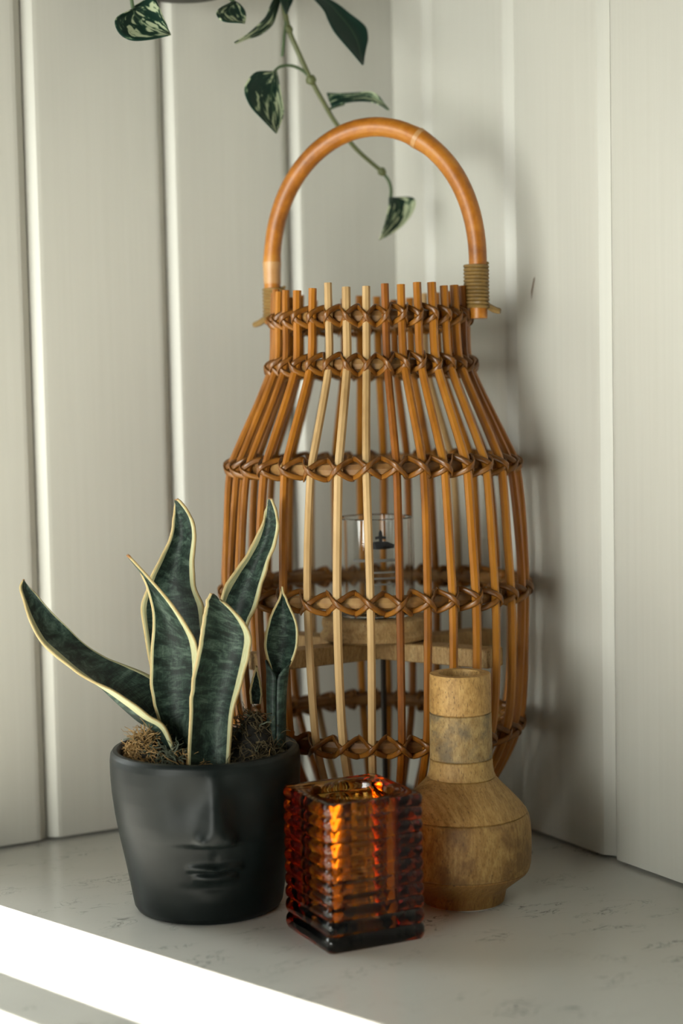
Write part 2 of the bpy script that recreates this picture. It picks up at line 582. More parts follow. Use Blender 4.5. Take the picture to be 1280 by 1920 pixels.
def lacing_mesh(g, s, curve):
    """one X of split cane over a rod: t along the hoop (x), outwards (y), up (z)"""
    bm = bmesh.new()
    for sg, lift in ((1, 0.0), (-1, 0.0011)):
        key = [(-1.0, 0.0035, -0.0135), (-1.0, 0.0066, -0.0078), (-0.72, 0.0058, -0.0030), (-0.36, 0.0030, 0.0022 + lift), (0, 0.0, 0.0042 + lift),
               (0.36, -0.0030, 0.0022 + lift), (0.72, -0.0058, -0.0030), (1.0, -0.0066, -0.0078), (1.0, -0.0035, -0.0135)]
        pts = [Vector((sg * a * g, n * 1.0 - (a * g) ** 2 * curve, z * s)) for a, z, n in key]
        pts = catmull(pts, 2)
        tube(bm, pts, 0.0021, 6, True, flat=0.34, ref=lambda i: Vector((0, 0.15, 1.0)))
    bmesh.ops.recalc_face_normals(bm, faces=bm.faces)
    me = bpy.data.meshes.new('lacing')
    bm.to_mesh(me)
    bm.free()
    for p in me.polygons:
        p.use_smooth = True
    me.materials.append(M['lacing'])
    return me

HOOPS = [(0.4080, 1.0), (0.3725, 1.05), (0.2985, 1.0), (0.2035, 1.05), (0.1000, 1.0), (0.0150, 0.9)]
for hz, s in HOOPS:
    rc = prof_r(hz)
    bm = bmesh.new()
    n = 96
    rings = []
    for k in range(n):
        th = 2 * math.pi * k / n
        c = around(th, rc - 0.0074 + 0.0004 * math.sin(th * 5 + hz * 90), hz + 0.0006 * math.sin(th * 3 + hz * 40))
        out = around(th, 1, 0)
        rings.append([bm.verts.new(c + out * (math.cos(a) * 0.0044) + Vector((0, 0, math.sin(a) * 0.0050))) for a in [2 * math.pi * q / 8 for q in range(8)]])
    for k in range(n):
        A, B = rings[k], rings[(k + 1) % n]
        for q in range(8):
            bm.faces.new((A[q], A[(q + 1) % 8], B[(q + 1) % 8], B[q]))
    hoop = from_bm('hoop', bm, M['hoop'], lantern)
    g = rc * 2 * math.pi / 34 * 0.5
    variants = [lacing_mesh(g * v, s, 0.5 / rc) for v in (0.94, 1.0, 1.05)]
    for i, th in enumerate(angles):
        l = link('lacing', R.choice(variants), None, hoop)
        zz = hz + R.uniform(-0.001, 0.001)
        l.location = around(th, rc, zz)
        outv = around(th, 1, 0)
        # local y must point outwards
        l.rotation_euler = (R.uniform(-0.08, 0.08), 0, math.atan2(outv.y, outv.x) - math.pi / 2)
        l.scale = (R.choice((-1, 1)), 1, 1)

# handle
fr_ = around(math.radians(72), 0.0845, 0)
fl_ = around(math.radians(-117), 0.0845, 0)
mid = (fr_ + fl_) / 2
ex = (fr_ - fl_) / 2
W_ = ex.length
ex.normalize()
hp = []
hp += [mid - ex * W_ + Vector((0, 0, z)) for z in (0.4085, 0.4190, 0.4300, 0.4400)]
for k in range(49):
    a = math.pi - math.pi * k / 48
    hp.append(mid + ex * (math.cos(a) * W_ * (1.0 + 0.012 * math.sin(a * 2) ** 2)) + Vector((0, 0, 0.450 + 0.1045 * math.sin(a))))
hp += [mid + ex * W_ + Vector((0, 0, z)) for z in (0.4400, 0.4300, 0.4190, 0.4065)]
rad = []
for k in range(len(hp)):
    t = k / (len(hp) - 1)
    r = 0.0062 + 0.0010 * math.sin(math.pi * t) + 0.0004 * t
    r += 0.0007 * math.exp(-((k - 35.5) / 0.8) ** 2)      # cane node on the right of the arch
    r += 0.0006 * math.exp(-((k - 5.0) / 0.8) ** 2)
    rad.append(r)
bm = bmesh.new()
tube(bm, hp, rad, 14, True)
handle = from_bm('handle', bm, M['handle'], lantern)
bm = bmesh.new()
tube(bm, [hp[35], hp[35].lerp(hp[36], 0.6)], [rad[35] + 0.00035, rad[36] + 0.00025], 14, True)
nd = from_bm('cane_node', bm, M['handle_node'], handle)
bm = bmesh.new()
tube(bm, hp[3:6], [r + 0.0003 for r in rad[3:6]], 14, True)
nd = from_bm('cane_node', bm, M['handle_node'], handle)
for foot, z0, z1, turns, outs in ((mid + ex * W_, 0.4145, 0.4470, 12, 1), (mid - ex * W_, 0.4120, 0.4370, 9, -1)):
    bm = bmesh.new()
    pts = []
    inward = (mid - foot).normalized() * 0.004
    N = turns * 14
    for k in range(N + 1):
        a = 2 * math.pi * k / 14
        z = z0 + (z1 - z0) * k / N
        pts.append(foot + inward * 0.35 + ex * (math.cos(a) * 0.0088) + CAMDIR * (math.sin(a) * 0.0084) + Vector((0, 0, z)))
    tube(bm, pts, 0.0014, 6, True)
    from_bm('binding', bm, M['cord'], handle)
    bm = bmesh.new()
    st = foot + ex * outs * 0.007 + Vector((0, 0, z0 + 0.001))
    tube(bm, catmull([st, st + ex * outs * 0.005 + Vector((0, 0, -0.003)), st + ex * outs * 0.010 + Vector((0, 0, -0.0045))], 3), [0.0024, 0.0026, 0.0026, 0.0026, 0.0024, 0.0024, 0.002], 7, True)
    from_bm('binding_end', bm, M['cord'], handle)

# candle support: two crossed bars and a turned disc
for ang, dz in ((math.radians(52), 0.0), (math.radians(-56), -0.0004)):
    bm = bmesh.new()
    L = 0.1085
    box(bm, -L, L, -0.0105, 0.0105, 0.1505 + dz, 0.1640 + dz)
    bmesh.ops.bevel(bm, geom=list(bm.edges), offset=0.0008, segments=1, affect='EDGES')
    o = from_bm('support_bar', bm, M['softwood'], lantern, smooth=False)
    d = around(ang, 1, 0)
    o.rotation_euler = (0, 0, math.atan2(d.y, d.x))
bm = bmesh.new()
lathe(bm, [(0, 0.1642), (0.0385, 0.1642), (0.0425, 0.1660), (0.0432, 0.1690), (0.0405, 0.1730), (0.0418, 0.1770), (0.0412, 0.1810), (0.0395, 0.1825), (0, 0.1825)], 48)
from_bm('candle_platform', bm, M['softwood'], lantern)

bm = bmesh.new()
tube(bm, [around(math.radians(75), 0.005, z) for z in (0.002, 0.05, 0.10, 0.1505)], 0.0022, 8, True)
sp0 = from_bm('support_post', bm, M['cane_black'], lantern)
sp0['label'] = 'thin black post under the crossed bars'

# clear glass candle holder standing on the disc
gl = empty('glass_candle_holder', (-0.1275, -0.168, 0.0))
gl.location = Vector((-0.1275, -0.168, 0)) - CAMDIR * 0.0032
tag(gl, 'clear glass candle cylinder with a small black emblem, inside the rattan lantern', 'candle holder')
bm = bmesh.new()
z0, z1, ro, wl = 0.1830, 0.2585, 0.0292, 0.0017
lathe(bm, [(0, z0), (ro - 0.002, z0), (ro, z0 + 0.002), (ro, z1 - 0.0008), (ro - wl / 2, z1), (ro - wl, z1 - 0.0008), (ro - wl, z0 + 0.005), (ro - wl - 0.002, z0 + 0.003), (0, z0 + 0.003)], 56)
from_bm('glass_cylinder', bm, M['clear'], gl)

def print_patch(poly, mat, name='emblem'):
    """poly in (tangential, z) wrapped on the front of the glass"""
    bm = bmesh.new()
    vo, vi = [], []
    for t, z in poly:
        a = math.radians(8) + t / ro
        vo.append(bm.verts.new(around(a, ro + 0.0004, z)))
        vi.append(bm.verts.new(around(a, ro + 0.00005, z)))
    n = len(poly)
    bm.faces.new(vo)
    bm.faces.new(vi[::-1])
    for i in range(n):
        j = (i + 1) % n
        bm.faces.new((vo[i], vi[i], vi[j], vo[j]))
    return from_bm(name, bm, mat, gl, smooth=False)
zc = 0.2405
print_patch([(-0.001, zc + 0.001), (0.001, zc + 0.001), (0.0015, zc + 0.0035), (0.004, zc + 0.003), (0.0042, zc + 0.005), (0.0016, zc + 0.0055), (0.0012, zc + 0.0085), (0, zc + 0.0105),
             (-0.0012, zc + 0.0085), (-0.0016, zc + 0.0055), (-0.0042, zc + 0.005), (-0.004, zc + 0.003), (-0.0015, zc + 0.0035)], M['ink'])
print_patch([(-0.0100, zc - 0.0035), (-0.003, zc - 0.0045), (0.003, zc - 0.0045), (0.0105, zc - 0.0038), (0.0108, zc - 0.0012), (0.005, zc + 0.0012), (0, zc + 0.0018), (-0.005, zc + 0.0012), (-0.0103, zc - 0.001)], M['ink'])
def strip_on_glass(t0, t1, z, h, mat):
    n = 8
    lo = [(t0 + (t1 - t0) * k / n, z - h) for k in range(n + 1)]
    hi = [(t1 - (t1 - t0) * k / n, z + h) for k in range(n + 1)]
    print_patch(lo + hi, mat, 'printed_line')
strip_on_glass(-0.0215, 0.0185, 0.2275, 0.0011, M['ink_pale'])
for z, w in ((0.2185, 0.011), (0.2140, 0.012), (0.2095, 0.010)):
    strip_on_glass(-w, w, z, 0.0007, M['ink_pale'])

# ------------------------------------------------------------------ turned wooden vase
vase = empty('wooden_vase', (-0.147, -0.312, 0.0))
tag(vase, 'turned wooden bottle vase with a long neck and wide belly, right of the amber glass', 'vase')
VP = [(0.0283, 0.0012), (0.0290, 0.004), (0.0300, 0.0085), (0.0312, 0.0110), (0.0445, 0.0215), (0.0463, 0.0240), (0.0474, 0.0290), (0.0478, 0.0370), (0.0478, 0.0480), (0.0473, 0.0560),
      (0.0463, 0.0610), (0.0445, 0.0650), (0.0400, 0.0705), (0.0340, 0.0770), (0.0275, 0.0835), (0.0243, 0.0872), (0.0226, 0.0910), (0.0219, 0.0960), (0.0216, 0.1050), (0.0215, 0.1200), (0.0213, 0.1400), (0.0212, 0.1588), (0.0206, 0.1600)]
def vr(z):
    for (r0, a), (r1, b) in zip(VP[:-1], VP[1:]):
        if a <= z <= b:
            return r0 + (r1 - r0) * (z - a) / (b - a)
    return VP[-1][0]
segs = [('foot', 0.0012, 0.0240, 'w_foot', False), ('belly', 0.0240, 0.0632, 'w_belly', False), ('shoulder', 0.0632, 0.0878, 'w_shoulder', False),
        ('neck_ring', 0.0878, 0.1010, 'w_necklow', True), ('neck_ring', 0.1010, 0.1330, 'w_neckmid', True), ('neck_ring', 0.1330, 0.1600, 'w_necktop', True)]
br, bl = (0.15, 0.075, 0.020), (0.30, 0.175, 0.058)
WM = dict(
    w_foot=mat_wood('vase_wood_foot', (0.1848, 0.088, 0.01776), (0.2552, 0.128, 0.0296), (0.308, 0.168, 0.0444), (0, 1.2, 0)),
    w_belly=mat_wood('vase_wood_belly', (0.1936, 0.1, 0.02368), (0.2904, 0.164, 0.04736), (0.3784, 0.24, 0.07696), (0.24, 1.2, 0.32), ((0.128, 0.06, 0.0176), 0.6)),
    w_shoulder=mat_wood('vase_wood_shoulder', (0.2165, 0.1107, 0.02549), (0.3247, 0.1845, 0.04976), (0.4149, 0.2542, 0.07888), (0.328, 0.492, 0.41)),
    w_necklow=mat_wood('vase_wood_necklow', (0.2526, 0.1394, 0.03641), (0.3788, 0.2337, 0.07585), (0.451, 0.2952, 0.1032), (0.164, 0.164, 0.902)),
    w_neckmid=mat_wood('vase_wood_neckmid', (0.2165, 0.1271, 0.03944), (0.3337, 0.2214, 0.08495), (0.433, 0.3034, 0.1274), (0.738, 0.164, 0.246), ((0.123, 0.0984, 0.0615), 0.75)),
    w_necktop=mat_wood('vase_wood_necktop', (0.2805, 0.1487, 0.039), (0.4208, 0.2422, 0.07233), (0.5236, 0.3272, 0.1132), (0.085, 0.085, 0.765)))
for nm, za, zb, mt, hole in segs:
    bm = bmesh.new()
    e = 0.0007
    zs = [za, za + e] + [z for _, z in VP if za + 2 * e < z < zb - 2 * e] + [zb - e, zb]
    out = []
    for k, z in enumerate(zs):
        r = vr(z) - (0.0009 if (k == 0 or k == len(zs) - 1) and 0.002 < z < 0.159 else 0)
        out.append((r, z))
    hr = 0.0146
    if hole:
        inner = [(hr, zb), (hr - 0.0003, zb - 0.001), (hr - 0.0004, za)] if zb > 0.159 else [(hr - 0.0004, zb), (hr - 0.0004, za)]
        if zb > 0.159:
            out[-1] = (0.0205, zb)
        lathe(bm, out + inner, 64, closed=True)
    else:
        lathe(bm, [(0, za)] + out + [(0, zb)], 72)
    from_bm(nm, bm, WM[mt], vase)
bm = bmesh.new()
lathe(bm, [(0, 0), (0.0266, 0), (0.0270, 0.0006), (0.0266, 0.0012), (0, 0.0012)], 40)
from_bm('base_pad', bm, M['felt'], vase)

# ------------------------------------------------------------------ ribbed amber glass votive
vot = empty('amber_votive', (-0.245, -0.330, 0.0))
vot.rotation_euler = (0, 0, math.radians(-3.6))
tag(vot, 'square ribbed amber glass votive in front of the lantern', 'candle holder')
def rsq(h, rc, npc=7, nps=6):
    """rounded square outline, half side h, corner radius rc, starting mid right side"""
    pts = []
    for c in range(4):
        a0 = -math.pi / 4 + c * math.pi / 2
        ca = a0 + math.pi / 4          # side centre direction
        sx = Vector((math.cos(ca), math.sin(ca)))
        sy = Vector((-math.sin(ca), math.cos(ca)))
        for k in range(nps):
            pts.append(sx * h + sy * ((k / (nps - 1) * 2 - 1) * (h - rc)))
        cc = sx * (h - rc) + sy * (h - rc)
        for k in range(1, npc - 1):
            a = ca + (math.pi / 2) * k / (npc - 1)
            pts.append(cc + Vector((math.cos(a), math.sin(a))) * rc)
    return pts
VH = 0.0955
def rib(z):
    """outward offset of the ribbed side at height z"""
    if z < 0.0205:
        t = z / 0.01025
        a = 0.0024
    else:
        t = (z - 0.0205) / ((VH - 0.0205) / 9.0)
        a = 0.0018
    fr = t - math.floor(t)
    return a * math.sqrt(max(0.0, 1 - (2 * fr - 1) ** 2)) - a
bm = bmesh.new()
rows = []
nz = 11 * 9
zs = [VH * k / nz for k in range(nz + 1)]
H0 = 0.0352
loops = []
for z in zs:
    o = rib(min(max(z, 0.0004), VH - 0.0004))
    h = H0 + o
    loops.append([bm.verts.new((p.x, p.y, z)) for p in rsq(h, 0.0045 + o * 0.3)])
n = len(loops[0])
def ring_circle(r, z):
    base = rsq(1.0, 0.12)
    res = []
    for p in base:
        a = math.atan2(p.y, p.x)
        res.append(bm.verts.new((r * math.cos(a), r * math.sin(a), z)))
    return res
seq = loops + [ring_circle(0.0285, VH + 0.0002), ring_circle(0.0274, VH - 0.0006), ring_circle(0.0268, VH - 0.0022), ring_circle(0.0262, 0.05), ring_circle(0.0255, 0.013), ring_circle(0.0235, 0.0095)]
for A, B in zip(seq[:-1], seq[1:]):
    for k in range(n):
        bm.faces.new((A[k], A[(k + 1) % n], B[(k + 1) % n], B[k]))
bm.faces.new(seq[0][::-1])
bm.faces.new(seq[-1])
vg = from_bm('glass_body', bm, M['amber'], vot)
# ------------------------------------------------------------------ snake plant in the face pot
plant = empty('potted_snake_plant', (-0.2991, -0.2212, 0.0))
tag(plant, 'snake plant with cream-edged leaves in a black pot with a sculpted face', 'potted plant')
face_dir = CAMDIR * math.cos(math.radians(9.5)) + RT * math.sin(math.radians(9.5))
face_a = math.atan2(face_dir.y, face_dir.x)
PP = [(0.0000, 0.0000), (0.0470, 0.0000), (0.0497, 0.0012), (0.0515, 0.0042), (0.0524, 0.0090), (0.0542, 0.0200), (0.0572, 0.0360), (0.0604, 0.0520), (0.0632, 0.0680), (0.0650, 0.0830), (0.0658, 0.0960), (0.0658, 0.1050),
      (0.0652, 0.1095), (0.0636, 0.1118), (0.0610, 0.1122), (0.0590, 0.1105), (0.0580, 0.1060), (0.0574, 0.0950), (0.0560, 0.080), (0.0000, 0.0790)]
def sstep(a, b, x):
    t = min(1, max(0, (x - a) / (b - a)))
    return t * t * (3 - 2 * t)
def face(s, z):
    """outward relief of the face; s = distance along the wall from the face axis"""
    d = 0.0
    # nose: narrow at the brow, wide at the nostrils, hard step under the tip
    t = sstep(0.104, 0.0625, z)
    w = 0.0042 + 0.0050 * t
    hh = 0.0022 + 0.0098 * t ** 1.2
    prof = 1.0 / (1.0 + (abs(s) / w) ** 2.6)
    under = sstep(0.0555, 0.0605, z) * (1 - sstep(0.098, 0.112, z))
    d += hh * prof * under
    # nostril wings
    for q in (-1, 1):
        d += 0.0046 * math.exp(-((s - q * 0.0088) / 0.0040) ** 2 - ((z - 0.0622) / 0.0050) ** 2) * sstep(0.0552, 0.0595, z)
    # eye hollows
    for q in (-1, 1):
        d -= 0.0022 * math.exp(-((s - q * 0.019) / 0.012) ** 2 - ((z - 0.088) / 0.013) ** 2)
    # cheeks
    for q in (-1, 1):
        d += 0.0016 * math.exp(-((s - q * 0.032) / 0.014) ** 2 - ((z - 0.062) / 0.016) ** 2)
    # lips
    lw = max(0.0, 1 - (s / 0.0195) ** 2)
    bow = 0.0010 * math.exp(-(s / 0.004) ** 2)
    d += 0.0036 * lw ** 0.6 * math.exp(-((z - 0.0415 + bow) / 0.0026) ** 2)
    d += 0.0040 * max(0.0, 1 - (s / 0.0155) ** 2) ** 0.7 * math.exp(-((z - 0.0347) / 0.0030) ** 2)
    d -= 0.0016 * lw * math.exp(-((z - 0.0382) / 0.0009) ** 2)
    # philtrum and chin
    d -= 0.0008 * math.exp(-(s / 0.0028) ** 2 - ((z - 0.0495) / 0.004) ** 2)
    d -= 0.0012 * math.exp(-(s / 0.016) ** 2 - ((z - 0.0275) / 0.003) ** 2)
    d += 0.0016 * math.exp(-(s / 0.012) ** 2 - ((z - 0.0170) / 0.006) ** 2)
    return d
dense = []
for (r0, z0_), (r1, z1_) in zip(PP[:-1], PP[1:]):
    k = max(1, int(abs(z1_ - z0_) / 0.0008)) if min(r0, r1) > 0.05 and z1_ > z0_ else 1
    for q in range(k):
        dense.append((r0 + (r1 - r0) * q / k, z0_ + (z1_ - z0_) * q / k))
dense.append(PP[-1])
# smooth the outer profile through the listed radii
outer_n = next(i for i, (r, z) in enumerate(dense) if z >= 0.1120)
bm = bmesh.new()
SEG = 260
lathe(bm, dense, SEG)
for v in bm.verts:
    r = math.hypot(v.co.x, v.co.y)
    if r > 0.0505 and 0.004 < v.co.z < 0.1119 and r > 0.0585 * (1 if v.co.z > 0.079 else 0) :
        a = math.atan2(v.co.y, v.co.x) - face_a
        a = (a + math.pi) % (2 * math.pi) - math.pi
        if abs(a) < 1.3:
            # mirrored so that s grows to the viewer's right
            d = face(a * r, v.co.z) * sstep(0.1115, 0.104, v.co.z)
            k = (r + d) / r
            v.co.x *= k
            v.co.y *= k
pot = from_bm('pot', bm, M['pot'], plant)
pot['label'] = 'matte black ceramic pot with sculpted nose and lips'
# soil heap
bm = bmesh.new()
def heap(x, y):
    r = math.hypot(x, y)
    z = 0.094 + 0.004 * (1 - (r / 0.058) ** 2)
    a = RT.x * x + RT.y * y           # to the viewer's right
    b = CAMDIR.x * x + CAMDIR.y * y   # to the viewer
    z += 0.030 * math.exp(-((a + 0.040) / 0.015) ** 2 - ((b - 0.008) / 0.022) ** 2) + 0.016 * math.exp(-((a + 0.018) / 0.012) ** 2 - ((b - 0.02) / 0.02) ** 2)
    z += 0.040 * math.exp(-((a - 0.034) / 0.019) ** 2 - ((b + 0.006) / 0.022) ** 2)
    return z * 1.0 - 0.02 * max(0.0, r / 0.058 - 0.9) * 10 * 0.3
nr, na = 14, 40
cen = bm.verts.new((0, 0, heap(0, 0)))
prev = None
for i in range(1, nr + 1):
    r = 0.0572 * i / nr
    ring = []
    for k in range(na):
        a = 2 * math.pi * k / na
        x, y = r * math.cos(a), r * math.sin(a)
        ring.append(bm.verts.new((x, y, heap(x, y) - 0.004 + 0.002 * noise.noise((x * 200, y * 200, 0)))))
    for k in range(na):
        if prev is None:
            bm.faces.new((cen, ring[k], ring[(k + 1) % na]))
        else:
            bm.faces.new((prev[k], ring[k], ring[(k + 1) % na], prev[(k + 1) % na]))
    prev = ring
soil = from_bm('soil', bm, M['soil'], plant)
# moss: curly fibres
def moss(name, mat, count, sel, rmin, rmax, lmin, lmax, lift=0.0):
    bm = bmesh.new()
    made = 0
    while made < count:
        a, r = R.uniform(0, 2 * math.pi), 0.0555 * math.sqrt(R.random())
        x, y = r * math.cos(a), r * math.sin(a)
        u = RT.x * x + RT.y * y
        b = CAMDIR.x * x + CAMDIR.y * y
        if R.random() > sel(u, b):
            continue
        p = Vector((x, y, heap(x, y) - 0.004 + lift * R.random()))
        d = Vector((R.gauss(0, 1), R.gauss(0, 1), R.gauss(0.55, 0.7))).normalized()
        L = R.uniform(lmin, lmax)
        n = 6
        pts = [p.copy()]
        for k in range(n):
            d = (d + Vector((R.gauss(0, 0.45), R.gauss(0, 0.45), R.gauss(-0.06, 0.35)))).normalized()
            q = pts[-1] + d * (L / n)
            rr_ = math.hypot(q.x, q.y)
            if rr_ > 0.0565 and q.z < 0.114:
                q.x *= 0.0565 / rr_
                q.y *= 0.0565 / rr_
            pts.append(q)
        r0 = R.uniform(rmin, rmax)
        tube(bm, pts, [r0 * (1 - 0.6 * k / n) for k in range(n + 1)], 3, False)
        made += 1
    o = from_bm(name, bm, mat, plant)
    o['kind'] = 'stuff'
    return o
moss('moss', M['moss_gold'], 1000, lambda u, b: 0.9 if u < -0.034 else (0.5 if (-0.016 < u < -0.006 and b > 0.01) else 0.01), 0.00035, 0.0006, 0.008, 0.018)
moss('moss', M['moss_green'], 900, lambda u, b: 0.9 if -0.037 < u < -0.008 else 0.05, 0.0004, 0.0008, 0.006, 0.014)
moss('moss', M['moss_dark'], 1100, lambda u, b: 0.9 if u > 0.0 else 0.06, 0.00035, 0.0006, 0.008, 0.020)

